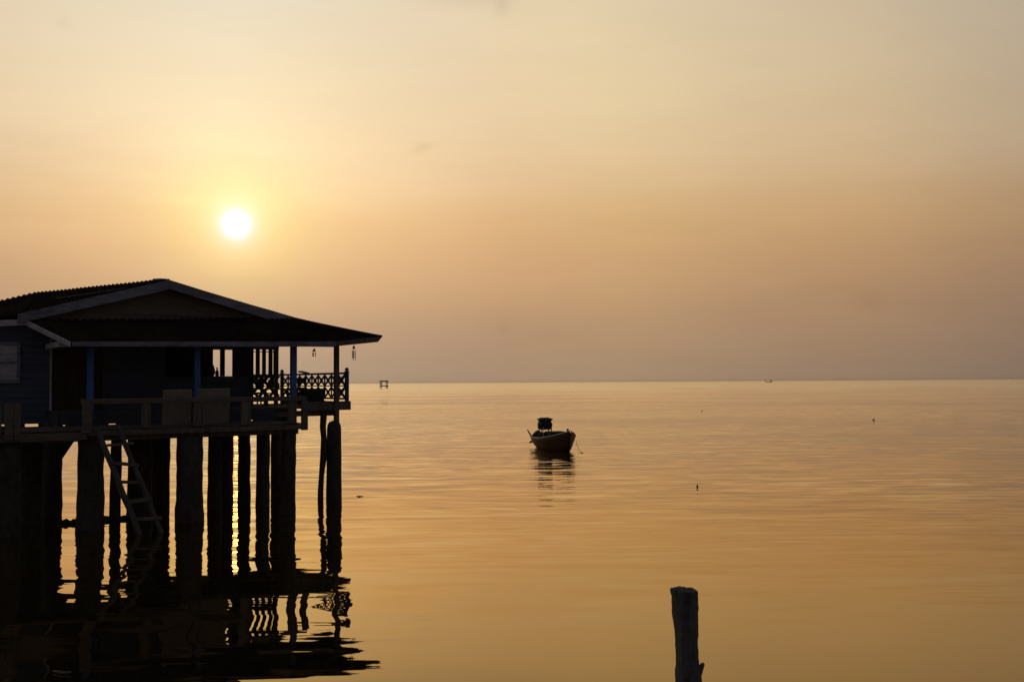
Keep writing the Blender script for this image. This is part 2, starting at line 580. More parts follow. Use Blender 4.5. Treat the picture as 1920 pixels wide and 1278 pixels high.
# gable wall under them
gm = MB()
gl_, gr_ = hl(60, 600, WALL), hl(548, 606, WALL)
gt = apex + Vector((0, .4, -.22))
gm.prism([Vector((gl_.x, WALL, 5.2)), Vector((gr_.x, WALL, 5.2)), Vector((gr_.x, WALL, gr_.z)), gt, Vector((gl_.x, WALL, gl_.z))], (0, .06, 0))
gm.box(hl(200, 580, WALL).x, hl(540, 590, WALL).x, WALL - .05, WALL - .002, 6.16, 6.26)
gm.build('gable_wall', M['gable'], house)

# --- porch roof (a lean-to whose eave rises a little to the right)
pt_l, pt_r = hl(50, 599, WALL - .3), hl(548, 595, WALL - .3)
pe_l, pe_r = hl(135, 641, 2.0), hl(717, 630, 2.0)
pt_m, pe_m = hl(470, 596, WALL - .3), hl(629, 641, 2.0)
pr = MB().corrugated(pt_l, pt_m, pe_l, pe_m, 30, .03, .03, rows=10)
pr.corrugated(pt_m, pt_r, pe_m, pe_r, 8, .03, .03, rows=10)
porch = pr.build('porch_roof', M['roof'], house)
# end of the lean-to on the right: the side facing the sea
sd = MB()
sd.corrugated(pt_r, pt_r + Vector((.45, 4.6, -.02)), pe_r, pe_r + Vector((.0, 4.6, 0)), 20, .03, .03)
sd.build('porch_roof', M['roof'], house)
# eave board and end boards
up = Vector((0, 0, 1))
f0, f1, f2 = pe_l, pe_m, pe_r
eb = MB()
eb.prism([f0 + up * .015, f1 + up * .015, f1 - up * .155, f0 - up * .125], (0, -.03, 0))
eb.build('eave_board', M['barge_paint'], porch, bevel=.003)
eb = MB()
eb.prism([f1 + up * .015 + Vector((.004, 0, 0)), f2 + up * .0, hl(708, 641, 2.0), f1 - up * .14 + Vector((.004, 0, 0))], (0, -.03, 0))
eb.build('eave_board', M['old_wood'], porch, bevel=.003)
vb = MB()
a, b = pt_l + Vector((-.03, 0, -.06)), pe_l + Vector((-.03, -.02, -.06))
vb.prism([a + up * .06, b + up * .06, b - up * .08, a - up * .10], (-.04, 0, 0))
vb.build('end_board', M['pale_paint'], porch, bevel=.003)
# lower fascia of the wing at far left
lf = MB()
a, b = hl(-70, 609, WALL - .35), hl(49, 603.5, WALL - .35)
lf.prism([a + up * .09, b + up * .09, b - up * .09, a - up * .11], (0, -.035, 0))
lf.build('fascia_board', M['pale_paint'], house, bevel=.003)
bl = MB()
p = hl(107, 642, 2.9)
bl.box(p.x - .02, p.x + .25, 2.6, 4.9, p.z - .13, p.z + .02)
bl.build('roof_beam', M['pale_paint'], house)
bm_ = MB()
bm_.box(-5.6, 2.5, 2.95, 3.07, 5.13, 5.23)
bm_.build('roof_beam', M['old_wood'], house)

# --- walls
wallz = 5.75
wl = MB()
z = 2.72
while z < wallz - .05:
    # lapped boards, each leaning out at its foot
    t0, t1 = -8.9, -6.24
    h = min(.2, wallz - z)
    wl.add([(t0, WALL, z + h), (t1, WALL, z + h), (t1, WALL - .035, z), (t0, WALL - .035, z), (t0, WALL + .05, z + h), (t1, WALL + .05, z + h), (t1, WALL + .05, z), (t0, WALL + .05, z)],
           [(0, 1, 2, 3), (7, 6, 5, 4), (0, 4, 5, 1), (3, 2, 6, 7), (0, 3, 7, 4), (1, 5, 6, 2)])
    z += .2
left_wall = wl.build('side_wall', M['wall_paint'], house)
tr = MB()
tr.box(-6.235, -6.17, WALL - .06, WALL + .05, 3.08, 5.3)
tr.build('corner_trim', M['pale_paint'], house)
# shuttered window
wx0, wx1, wz0, wz1 = -8.3, hl(37, 680, WALL).x, hl(20, 718, WALL).z, hl(20, 641, WALL).z
win = MB().box(wx0, wx1, WALL - .075, WALL - .04, wz0, wz1).build('window', M['pale_paint'], house)
fm = MB()
for (x0, x1) in ((wx0, wx0 + .09), (wx1 - .09, wx1), ((wx0 + wx1) / 2 - .05, (wx0 + wx1) / 2 + .05)):
    fm.box(x0, x1, WALL - .105, WALL - .077, wz0, wz1)
for (z0, z1) in ((wz0, wz0 + .1), (wz1 - .1, wz1), ((wz0 + wz1) / 2 - .04, (wz0 + wz1) / 2 + .04)):
    fm.box(wx0 + .09, wx1 - .09, WALL - .100, WALL - .077, z0, z1)
fm.build('frame', M['barge_paint'], win)
# doorway with a dark door standing in it
dx0, dx1 = -6.165, -4.63
dr = MB().box(dx0 + .03, dx1 - .05, WALL + .0, WALL + .05, 3.1, 5.15)
for k in range(4):
    x = dx0 + .06 + k * .37
    dr.box(x, x + .33, WALL - .018, WALL - .003, 3.2, 5.05)
door = dr.build('door', M['door'], house)
MB().tube([(dx1 - .2, WALL - .06, 4.0), (dx1 - .2, WALL - .06, 4.18)], .018).build('handle', M['old_wood'], door)
fr_ = MB().box(dx1 - .05, dx1 + .03, WALL - .05, WALL + .06, 3.1, 5.2)
fr_.build('door_frame', M['old_wood'], house)
w2 = MB()
z = 3.1
while z < 5.25:
    w2.box(dx1 + .03, -2.75, WALL - .012 - .01 * (int(z * 10) % 2), WALL + .05, z, min(z + .192, 5.3))
    z += .2
w2.build('front_wall', M['wall_paint'], house)
# low parapet of the open porch room
w3 = MB()
for k in range(14):
    x = -2.745 + k * .2
    w3.box(x, x + .194, WALL, WALL + .05, 3.1, 4.10)
w3.box(-2.8, .10, WALL - .05, WALL + .10, 4.102, 4.16)
w3.build('parapet', M['wall_paint'], house)
# back wall with its openings: slot, two panes of the window, then slats
def bx(px):
    return hl(px, 680, BACK).x
def bz(py, px=450):
    return hl(px, py, BACK).z
TOPZ = 5.72
b = MB()
b.box(-7.5, bx(370.5), BACK, BACK + .08, 3.1, TOPZ)
b.box(bx(370.5), bx(374), BACK, BACK + .08, 3.1, bz(684, 372))
b.box(bx(374), bx(399.5), BACK, BACK + .08, 3.1, TOPZ)
b.box(bx(399.5), bx(436.5), BACK, BACK + .08, 3.1, bz(705, 420))
b.box(bx(399.5), bx(436.5), BACK, BACK + .08, bz(655.5, 420), TOPZ)
b.box(bx(413), bx(421.5), BACK - .02, BACK + .05, bz(705, 420) + .002, bz(655.5, 420) - .002)
b.box(bx(436.5), bx(475.5), BACK, BACK + .08, 3.1, TOPZ)
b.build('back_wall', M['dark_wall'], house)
# slat screen
s = MB()
for (x0, x1) in ((478.8, 484.2), (489.0, 494.8), (500.0, 504.6), (508.5, 516.2)):
    pass
edges = [(475.5, 474.8), (478.6, 484.9), (489.2, 495.6), (500.4, 505.4), (507.6, 514.0)]
for (x0, x1) in edges[1:]:
    pass
# light gaps seen at 475-479.., so the boards are what lies between them
for (x0, x1) in ((480.0, 487.4), (492.0, 498.8), (504.0, 511.2), (513.2, 522.4)):
    s.box(bx(x0), bx(x1), BACK, BACK + .05, bz(704, 500), bz(652, 500))
s.box(bx(475.5), bx(522.4), BACK + .01, BACK + .04, bz(660.2, 500), bz(658.6, 500))
s.box(bx(475.5), bx(522.4), BACK - .03, BACK + .07, bz(708, 500), bz(703.6, 500))
s.box(bx(475.5), bx(522.4), BACK - .03, BACK + .07, bz(655.0, 500), TOPZ)
s.build('slat_screen', M['old_wood'], house)
# partitions and a ceiling keep the inside dark
pm_ = MB()
pm_.box(-4.6, -4.5, WALL + .1, BACK - .05, 3.1, 5.4)
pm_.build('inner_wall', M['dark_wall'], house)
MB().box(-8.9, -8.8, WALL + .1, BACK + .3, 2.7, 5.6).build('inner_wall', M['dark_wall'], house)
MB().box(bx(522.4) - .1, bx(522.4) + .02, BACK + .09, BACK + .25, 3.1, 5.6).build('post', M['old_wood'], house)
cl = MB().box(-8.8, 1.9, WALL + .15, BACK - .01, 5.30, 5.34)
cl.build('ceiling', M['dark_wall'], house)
# small open shelf/cabinet against the wall in shadow
# --- floors
fl = MB()
for k in range(36):
    y = 3.0 + k * .18
    fl.box(-6.3 if y < 7.7 else 1.2, 2.86, y, y + .172, 3.06, 3.12)
fl.build('porch_floor', M['deck_wood'], house)
fb = MB()
fb.box(1.15, 2.92, 2.93, 2.995, 2.99, 3.29)
fb.box(2.862, 2.92, 2.995, 9.3, 2.99, 3.27)
fb.build('edge_beam', M['old_wood'], house)
jb = MB()
jb.box(-6.3, 2.44, 3.15, 3.33, 2.80, 2.988)
jb.box(1.25, 2.44, 8.6, 8.8, 2.90, 3.05)
for x in (-5.4, -2.3, .83):
    jb.box(x - .08, x + .08, 3.34, 7.7, 2.96, 3.055)
jb.build('floor_joist', M['old_wood'], house)
sk = MB()
for k in range(34):
    x = -6.3 + k * .2
    if x < .12 or .8 < x < .95:
        sk.box(x, x + .197, 2.94, 2.99, 2.70 if k % 7 else 2.735, 3.10)
sk.box(-6.31, -6.27, 2.99, 4.99, 2.70, 3.10)
sk.build('skirting', M['dark_wall'], house)

# --- porch posts
for (px, w, py0, s) in ((167.5, .17, 650, 3.0), (367, .17, 650, 3.0), (547.5, .18, 650, 3.0), (628, .15, 648, 3.0)):
    t = hl(px, 700, s).x
    ztop = 5.128
    pb = MB().box(t - w / 2, t + w / 2, 2.96 - w / 2 - .09, 2.96 + w / 2 - .09, 3.12 if px < 600 else 2.2, ztop)
    po = pb.build('post', M['blue_paint'] if px < 600 else M['old_wood'], house, bevel=.006)
    if px > 600:
        po['label'] = 'grey corner post running down to its pile'

# --- balcony railing with crossed lattice
RX = 2.83
ZT, ZB = 4.24, 3.37
y0, y1 = 3.06, 9.3


def finial_post(x, y, zt, parent):
    m_ = MB().box(x - .055, x + .055, y - .055, y + .055, 3.12, zt)
    m_.box(x - .07, x + .07, y - .07, y + .07, zt + .001, zt + .035)
    pts = [(x, y, zt + .036 + k * .02) for k in range(7)]
    m_.tube(pts, [.03, .055, .07, .072, .064, .045, .012], 10)
    return m_.build('finial_post', M['rail_paint'], parent)


rl = MB()
rl.box(RX - .05, RX + .05, y0 + .06, y1, ZT - .035, ZT + .035)
rl.box(RX - .03, RX + .03, y0 + .06, y1, ZB - .03, ZB + .03)
rl.box(RX - .025, RX + .025, y0 + .06, y1, (ZT + ZB) / 2 - .02, (ZT + ZB) / 2 + .02)
railing = rl.build('railing', M['rail_paint'], house)


def blade(m_, p, q, thick, wmid, wend, axis):
    """a sawn lath that swells and narrows, giving pointed oval gaps"""
    p, q = Vector(p), Vector(q)
    d = (q - p)
    n = 8
    dn = d.normalized()
    sd_ = Vector(axis).cross(dn).normalized()
    L, R = [], []
    for i in range(n + 1):
        u = i / n
        w_ = wend + (wmid - wend) * (math.sin(math.pi * u * 2 - math.pi / 2) * .5 + .5)
        c = p + d * u - Vector(axis) * thick / 2
        L.append(c + sd_ * w_ / 2)
        R.append(c - sd_ * w_ / 2)
    o = len(m_.v)
    vs = L + R + [v + Vector(axis) * thick for v in L + R]
    k = n + 1
    fs = []
    for i in range(n):
        fs += [(i, i + 1, k + i + 1, k + i), (2*k + i + 1, 2*k + i, 3*k + i, 3*k + i + 1),
               (i + 1, i, 2*k + i, 2*k + i + 1), (k + i, k + i + 1, 3*k + i + 1, 3*k + i)]
    fs += [(0, k, 3*k, 2*k), (n, 2*k + n, 3*k + n, k + n)]
    m_.add(vs, fs)


la = MB()
zm = (ZT + ZB) / 2
pitch = .60
k = 0
y = y0 + .12
while y + pitch < y1:
    for (z0, z1) in ((ZB + .03, zm - .02), (zm + .02, ZT - .035)):
        blade(la, (RX - .012, y, z0), (RX - .012, y + pitch, z1), .02, .10, .06, (1, 0, 0))
        blade(la, (RX + .012, y + pitch, z0), (RX + .012, y, z1), .02, .10, .06, (1, 0, 0))
    la.box(RX - .02, RX + .02, y + pitch - .025, y + pitch + .025, ZB + .03, ZT - .035)
    y += pitch
la.build('lattice', M['rail_paint'], railing)
finial_post(RX, y0, 4.28, railing)
finial_post(RX, 9.25, 4.30, railing)
# short front return between corner post and pillar, and front rail to the middle post
fr2 = MB()
fr2.box(2.44, 2.77, y0 - .04, y0 + .04, ZT - .035, ZT + .03)
fr2.box(2.44, 2.77, y0 - .03, y0 + .03, ZB - .03, ZB + .03)
fr2.box(2.44, 2.77, y0 - .025, y0 + .025, zm - .02, zm + .02)
for (z0, z1) in ((ZB + .03, zm - .02), (zm + .02, ZT - .035)):
    blade(fr2, (2.45, y0 - .012, z0), (2.77, y0 - .012, z1), .02, .11, .07, (0, 1, 0))
    blade(fr2, (2.77, y0 + .012, z0), (2.45, y0 + .012, z1), .02, .11, .07, (0, 1, 0))
fr2.build('railing', M['rail_paint'], house)
# back railing behind the table
br = MB()
yb = 9.25
br.box(1.0, 2.77, yb - .04, yb + .04, ZT - .035, ZT + .03)
br.box(1.0, 2.77, yb - .03, yb + .03, ZB - .03, ZB + .03)
br.box(1.0, 2.77, yb - .025, yb + .025, zm - .02, zm + .02)
x = 1.05
while x < 2.6:
    for (z0, z1) in ((ZB + .03, zm - .02), (zm + .02, ZT - .035)):
        blade(br, (x, yb - .012, z0), (x + .4, yb - .012, z1), .02, .15, .11, (0, 1, 0))
        blade(br, (x + .4, yb + .012, z0), (x, yb + .012, z1), .02, .15, .11, (0, 1, 0))
    x += .42
br.build('railing', M['rail_paint'], house)


# --- piles
def pile_mesh(x, y, r, ztop, seed, lean=(0, 0), taper=1.12):
    pts, rs = [], []
    n = 16
    for i in range(n + 1):
        u = i / n
        z = -1.2 + (ztop + 1.2) * u
        pts.append((x + lean[0] * (1 - u) + .018 * noise.noise(Vector((seed, z * 1.7, 0))), y + lean[1] * (1 - u), z))
        q = r * (taper + (1 - taper) * u)
        if z < .9:
            q *= 1.0 + .06 * (.9 - z) * (1 + noise.noise(Vector((seed * 3.1, z * 6, 2))))     # mussels and growth near the water
        rs.append(q)
    return MB().tube(pts, rs, 14, jit=.10, seed=seed)


def piles(parent, rows, ztop):
    for i, (px, wpx, s) in enumerate(rows):
        c = hl(px, 900, s)
        dep = (world_of(c)).y
        r = wpx * .5 * dep / FPX * .97
        pile_mesh(c.x, s, r, ztop, px * .37 + s, (random.uniform(-.05, .05), 0), 1.04).build('pile', M['pile'], parent, smooth=True)


piles(walk, [(17, 38, .35), (171, 48, .4), (355, 49, .4), (541.5, 28, .3), (262, 44, 2.5), (58, 42, 2.5), (218, 20, 2.4), (403, 26, 2.4), (494, 25, 2.5)], 2.42)
piles(house, [(97, 36, 4.2), (301, 36, 5.2), (424.5, 27.5, 4.4), (458, 23.5, 3.3), (517, 20, 5.0), (535, 18, 8.4), (280, 30, 7.4), (82, 24, 7.4), (30, 26, 7.4)], 2.80)
# jacketed corner pile under the right end of the balcony
c = hl(625, 900, 2.96)
pts = [(c.x, 2.9, z_) for z_ in (-1.2, -.3, .3, .8, 1.4, 2.0, 2.38, 2.52, 2.6, 2.64)]
MB().tube(pts, [.27, .268, .262, .25, .245, .245, .24, .215, .16, .05], 18, jit=.06, seed=4).build('pile', M['pile'], house, smooth=True)['label'] = 'fat round jacketed corner pile'
# crooked pole beside it
s = 2.9
pp = [hl(x_, y_, s) for (x_, y_) in ((601, 1010), (601, 952), (600.5, 920), (603, 890), (606.5, 855), (607.5, 820), (605.5, 800), (606.5, 777))]
MB().tube(pp, [.11, .105, .10, .095, .115, .09, .10, .105], 10, jit=.25, seed=9).build('pole', M['pile'], house, smooth=True)['label'] = 'thin crooked pole'

# ------------------------------------------------------------------ walkway
dk = MB()
for k in range(17):
    y = .02 + k * .175
    dk.box(-10.4, .03, y, y + .168, 2.66 + .006 * (k % 3), 2.705 + .006 * ((k * 7) % 3))
dk.build('deck', M['deck_wood'], walk)
eb = MB()
eb.box(-10.4, -6.05, -.06, .015, 2.44, 2.64)
eb.build('edge_beam', M['rail_wood'], walk, bevel=.006)
eb = MB()
eb.box(-6.03, .0, -.05, .015, 2.53, 2.66)
eb.build('edge_beam', M['old_wood'], walk, bevel=.006)
cb = MB()
cb.box(-10.3, -.01, .25, .5, 2.38, 2.655)
cb.box(-10.3, -.01, 2.4, 2.6, 2.42, 2.655)
for x in (-9, -6.0, -3.1, -.2):
    cb.box(x - .09, x + .09, .55, 2.35, 2.44, 2.65)
cb.build('cross_beam', M['old_wood'], walk)
a, b = hl(149, 834, .4), hl(104, 872, .4)
MB().prism([hl(140, 826, 2.6), hl(117.5, 859, 2.6), hl(104, 872, 2.6), hl(104, 826, 2.6)], (0, .06, 0)).build('brace', M['dark_wall'], walk)
tr_ = MB()
tr_.box(-6.20, .12, -.075, .06, 3.385, 3.52)
tr_.build('handrail', M['rail_wood'], walk, bevel=.008)
for (x0, x1, zt, zb) in ((153.5, 170, 752, 803), (266, 282.5, 757, 800), (363, 382.5, 756, 797), (452, 470, 754, 794), (541, 556, 751, 791)):
    a, b_ = hl(x0, 770, -.04).x, hl(x1, 770, -.04).x
    if x0 < 160:
        MB().box(a, b_, -.15, -.078, 2.62, 3.50).build('rail_post', M['rail_wood'], walk, bevel=.006)
        MB().box(b_ - .05, b_ + .04, -.07, .06, 2.72, 3.38).build('rail_post', M['old_wood'], walk, bevel=.006)
    else:
        MB().box(a, b_ - .06, -.055, .05, 2.71, 3.383).build('rail_post', M['old_wood'], walk, bevel=.006)
        MB().box(b_ - .055, b_, -.07, .05, 2.71, 3.383).build('rail_post', M['rail_wood'], walk, bevel=.006)
MB().box(-.01, .17, -.07, .06, 2.50, 3.383).build('rail_post', M['rail_wood'], walk, bevel=.006)
for (x0, x1) in ((8, 24), (26, 38.5), (-12, 2)):
    a, b_ = hl(x0, 780, -.04).x, hl(x1, 780, -.04).x
    MB().box(a, b_, -.14, -.07, 2.50 if x0 > 0 else 2.66, 3.44).build('rail_post', M['rail_wood'], walk, bevel=.006)
MB().bar((-10.3, -.02, 3.0), (hl(24, 800, 0).x, -.02, 2.78), .04, .12).build('handrail', M['old_wood'], walk)

# ------------------------------------------------------------------ loose things about the house
# ladder down to the water
ld = tag(empty('ladder', world_of(hl(212, 800, -.05)), TH), 'rough wooden ladder leaning against the walkway edge and going into the water', 'ladder')
base = hl(212, 800, -.05)


def lad(px, py, s):
    return hl(px, py, s) - base


def ladder_pt(px, py):
    """a point on the leaning ladder's plane"""
    f_ = (py - 800) / (1000 - 800)
    return lad(px, py, -.16 - 1.25 * f_)


for (xs_, ww) in (((182, 804, 263, 1005), .15), ((221, 797, 306, 1005), .13)):
    pts = []
    for i in range(6):
        u = i / 5
        q = ladder_pt(xs_[0] + (xs_[2] - xs_[0]) * u + random.uniform(-1, 1), xs_[1] + (xs_[3] - xs_[1]) * u)
        pts.append(q)
    m_ = MB()
    for i in range(5):
        pass
    m_.tube(pts, [ww * .5, ww * .55, ww * .52, ww * .58, ww * .5, ww * .5], 7, jit=.2, seed=xs_[0])
    m_.build('side_rail', M['ladder'], ld)
for (xa, xb, yy) in ((205, 244, 833), (213, 252, 870), (226, 264, 904), (240, 280, 938), (256, 294, 972)):
    a, b = ladder_pt(xa - 4, yy), ladder_pt(xb + 4, yy - 2)
    tilt = random.uniform(-.06, .06)
    MB().bar(a + Vector((random.uniform(-.06, .04), -.09, -tilt)), b + Vector((random.uniform(-.04, .08), -.09, tilt)), .05, random.uniform(.07, .12)).build('rung', M['old_wood'], ld)

# teal rope trailing along the walkway's edge
pts = [hl(px, py, -.10) for (px, py) in ((-14, 812), (0, 815), (10, 819), (22, 817), (34, 818), (39, 812), (30, 809), (15, 811), (2, 808))]
o_ = pts[1].copy()
tp = MB().tube([p - o_ for p in pts], .018, 6)
ro = tp.build('rope', mat('teal_rope', (.03, .10, .10), .8, .3, 20))
ro.location = world_of(o_)
ro.rotation_euler = (0, 0, TH)
tag(ro, 'loose teal rope trailing along the left end of the walkway edge', 'rope')

# two boards leaning on the walkway rail
for (x0, x1, yt, yb_, lab) in ((306, 360, 730, 788, 'upright pale plywood board leaning behind the walkway rail left of a blue post'),
                               (371, 432, 728, 785, 'wider pale plywood board leaning behind the walkway rail right of a blue post')):
    a, b = hl(x0, yb_, .5), hl(x1, yb_ - 1, .5)
    c_, d_ = hl(x1, yt, .24), hl(x0, yt + 1, .24)
    org = (a + b) / 2
    w_ = world_of(org)
    w_.z = 2.73
    e = MB()
    poly = []
    for (x, zz, s_) in ((a.x, 2.73, .62), (b.x, 2.73, .62), (c_.x, c_.z, .26), (d_.x, d_.z, .26)):
        poly.append(Vector((x - org.x, s_ - .5, zz - 2.73)))
    e.prism(poly, (0, .014, .006))
    o = e.build('board', M['panel'])
    o.location = w_
    o.rotation_euler = (0, 0, TH)
    tag(o, lab, 'board', 'boards leaning on the walkway')

# wind chimes under the porch eave
for (px, y0_, y1_, s, lab, n) in ((663.5, 646.5, 675, 2.1, 'long wind chime of thin tubes hanging at the far right end of the porch eave', 5),
                                  (589, 652, 667.5, 2.3, 'short wind chime hanging between the two right porch posts', 5),
                                  (550.0, 652, 682, 2.95, 'wind chime half hidden behind the blue post nearest the balcony', 4)):
    a, b = hl(px, y0_, s), hl(px, y1_, s)
    L = a.z - b.z
    root = tag(empty('wind_chime', world_of(a), TH), lab, 'wind chime', 'wind chimes under the eave')
    k = MB()
    k.tube([(0, 0, .12), (0, 0, -.02)], .006, 6)
    k.tube([(0, 0, -.02), (0, 0, -.08), (0, 0, -.12)], [.01, .045, .05], 9)
    k.build('hanger', M['chime'], root)
    for i in range(n):
        an = 2 * math.pi * i / n + .3
        rr_ = .05
        x, y = rr_ * math.cos(an), rr_ * math.sin(an)
        ln = L * (.75 + .25 * ((i * 37) % 10) / 10)
        q = MB().tube([(x, y, -.12), (x * 1.05, y, -.15 - .2 * (ln - .15))], .004, 5)
        z_ = -.15 - .2 * (ln - .15)
        while z_ > -ln:
            q.tube([(x, y, z_), (x + .004, y, z_ - .03), (x, y, z_ - .055)], [.009, .016, .008], 6)
            z_ -= .06
        q.build('string', M['chime'], root)

# sack and bottle on the sill of the back window
q = hl(391, 706, BACK - .35)
bun = MB()
pts = [Vector((0, 0, .0)), Vector((.01, 0, .15)), Vector((-.01, 0, .36)), Vector((-.03, 0, .52)), Vector((-.06, 0, .60)), Vector((-.08, 0, .63))]
bun.tube(pts, [.17, .21, .20, .13, .08, .02], 14, jit=.18, seed=2)
o = bun.build('sack', M['cloth'], smooth=True)
wq = world_of(q)
o.location = wq
tag(o, 'dark rounded sack slumped beside a bottle at the small window', 'sack')
sh_ = MB().box(hl(380, 706, BACK - .35).x, hl(440, 706, BACK - .35).x, BACK - .6, BACK - .01, q.z - .05, q.z - .004)
sh_.build('shelf', M['old_wood'], house)
q2 = hl(407, 706, BACK - .3)
bo = empty('bottle', world_of(q2) + Vector((0, 0, .0)))
tag(bo, 'small amber bottle on the sill of the back window', 'bottle')
MB().tube([(0, 0, z_) for z_ in (0, .02, .16, .22, .26, .30)], [.062, .066, .066, .045, .026, .026], 12).build('bottle_body', M['bottle'], bo, smooth=True)
MB().tube([(0, 0, .301), (0, 0, .34)], .03, 10).build('cap', M['boat_dark'], bo)

# table and bench on the balcony
def table(px, py, s, L, W_, H_, name, lab, cat, material):
    c = hl(px, py, s)
    r_ = empty(name, world_of(Vector((c.x, s, FLOOR))), TH)
    tag(r_, lab, cat)
    k = MB()
    for i in range(5):
        y = -W_ / 2 + i * W_ / 5
        k.box(-L / 2, L / 2, y, y + W_ / 5 - .008, H_ - .045, H_)
    k.build('top', material, r_, bevel=.004)
    for sx in (-1, 1):
        for sy in (-1, 1):
            MB().box(sx * (L / 2 - .12) - .035, sx * (L / 2 - .12) + .035, sy * (W_ / 2 - .1) - .035, sy * (W_ / 2 - .1) + .035, 0, H_ - .047).build('leg', M['old_wood'], r_)
    k = MB()
    k.box(-L / 2 + .16, L / 2 - .16, -.03, .03, .14, .2)
    k.build('stretcher', M['old_wood'], r_)
    return r_, c


table(499, 731, 7.3, 1.7, .75, .60, 'table', 'low wooden table on the balcony catching the sunset on its top', 'table', M['table'])
bn, _ = table(474, 734, 5.9, 1.2, .42, .46, 'bench', 'dark wooden bench in front of the balcony table', 'bench', M['old_wood'])


def chair(px, s, rz, lab):
    c = hl(px, 720, s)
    r_ = tag(empty('chair', world_of(Vector((c.x, s, FLOOR))), TH + rz), lab, 'chair', 'chairs round the balcony table')
    MB().box(-.22, .22, -.22, .22, .42, .46).build('seat', M['old_wood'], r_)
    k = MB()
    k.box(-.22, -.17, .18, .22, .461, 1.0)
    k.box(.17, .22, .18, .22, .461, 1.0)
    k.box(-.168, .168, .185, .215, .78, .98)
    k.box(-.168, .168, .185, .215, .56, .64)
    k.build('backrest', M['old_wood'], r_)
    for sx in (-1, 1):
        for sy in (-1, 1):
            MB().box(sx * .19 - .022, sx * .19 + .022, sy * .19 - .022, sy * .19 + .022, 0, .419).build('leg', M['old_wood'], r_)


chair(486, 8.5, .2, 'dark wooden chair behind the balcony table, against the slat screen')
chair(545, 7.6, -1.4, 'dark wooden chair at the right end of the balcony table')
chair(566, 5.6, 2.4, 'dark wooden chair beside the lattice railing in front of the table')
# crate behind the lattice, pots on the table
ca_ = hl(587, 745, 4.6)
cr = tag(empty('crate', world_of(Vector((ca_.x - .05, 4.6, FLOOR))), TH + .15), 'dark box standing on the balcony floor behind the lattice', 'crate')
k = MB().box(-.36, .36, -.24, .24, .04, .56)
for z_ in (.06, .24, .42):
    k.box(-.375, .375, -.265, -.241, z_, z_ + .12)
k.build('crate_body', M['dark_wall'], cr)
MB().box(-.40, .40, -.28, .28, .561, .60).build('lid', M['old_wood'], cr, bevel=.006)
for (px, s_, r_, h_, lab) in ((487, 7.2, .16, .20, 'wide dark pot on the left end of the balcony table'),
                              (508, 7.4, .11, .30, 'tall dark pot near the right end of the balcony table')):
    c = hl(px, 725, s_)
    pt = tag(empty('cooking_pot', world_of(Vector((c.x, s_, FLOOR + .602)))), lab, 'pot')
    MB().tube([(0, 0, 0), (0, 0, .02), (0, 0, h_ * .5), (0, 0, h_ * .95), (0, 0, h_)], [r_ * .75, r_ * .92, r_, r_ * .96, r_ * 1.06], 14).build('pot_body', M['boat_dark'], pt, smooth=True)
    MB().tube([(0, 0, h_ + .001), (0, 0, h_ + .03), (0, 0, h_ + .05), (0, 0, h_ + .075)], [r_ * 1.04, r_ * .7, .02, .03], 14).build('lid', M['boat_dark'], pt, smooth=True)
# small pale cup on the bench
q = hl(449, 729, 5.8)
cu = MB().tube([(0, 0, 0), (0, 0, .02), (0, 0, .16), (0, 0, .17)], [.03, .04, .045, .03], 12)
o = cu.build('cup', M['white'], smooth=True)
o.location = world_of(Vector((q.x, 5.9, FLOOR + .461)))
tag(o, 'small pale cup standing on the dark bench', 'cup')
# short plank lying on the rail
q = hl(569, 700, 3.06)
yy = 7.4
rp = hl(569, 701, 3.0)
pl = MB().bar((0, -.35, .0), (0, .35, .07), .16, .05)
o = pl.build('plank', M['old_wood'])
# the place on the railing line that is seen at x = 569
best = min(((abs((lambda v: 960 + FPX * v.dot(_r) / v.dot(_f))(world_of((RX, y_ * .05, ZT)) - CAM) - 569), y_ * .05) for y_ in range(60, 186)))
o.location = world_of(Vector((RX, best[1], ZT + .045)))
o.rotation_euler = (0, 0, TH)
tag(o, 'short plank lying tilted on top of the lattice railing', 'plank')

# ------------------------------------------------------------------ driftwood and floating bits
a, b = on_water(108, 982), on_water(246, 972)
c = (a + b) / 2
L = (b - a).length
dl = MB()
n = 18
pts = [Vector((-L / 2 + L * i / n, .06 * noise.noise(Vector((i * .7, 0, 3))), .02 + .05 * noise.noise(Vector((i * .9, 2, 0))))) for i in range(n + 1)]
dl.tube(pts, [.03] + [.10 + .07 * noise.noise(Vector((i * .8, 5, 1))) for i in range(1, n)] + [.03], 9, jit=.5)
for i in range(14):
    p = pts[random.randrange(2, n - 1)]
    dl.tube([p, p + Vector((random.uniform(-.15, .15), random.uniform(-.25, .2), random.uniform(.02, .14)))], [.04, .008], 5)
o = dl.build('driftwood', M['weed'], smooth=True)
o.location = c
o.rotation_euler = (0, 0, math.atan2(b.y - a.y, b.x - a.x))
tag(o, 'weedy driftwood log floating among the piles left of the ladder', 'driftwood')


def floater(name, px, py, pts, rs, material, lab, cat, jit=.2):
    o = MB().tube(pts, rs, 8, jit=jit, seed=px).build(name, material, smooth=True)
    o.location = on_water(px, py)
    return tag(o, lab, cat)


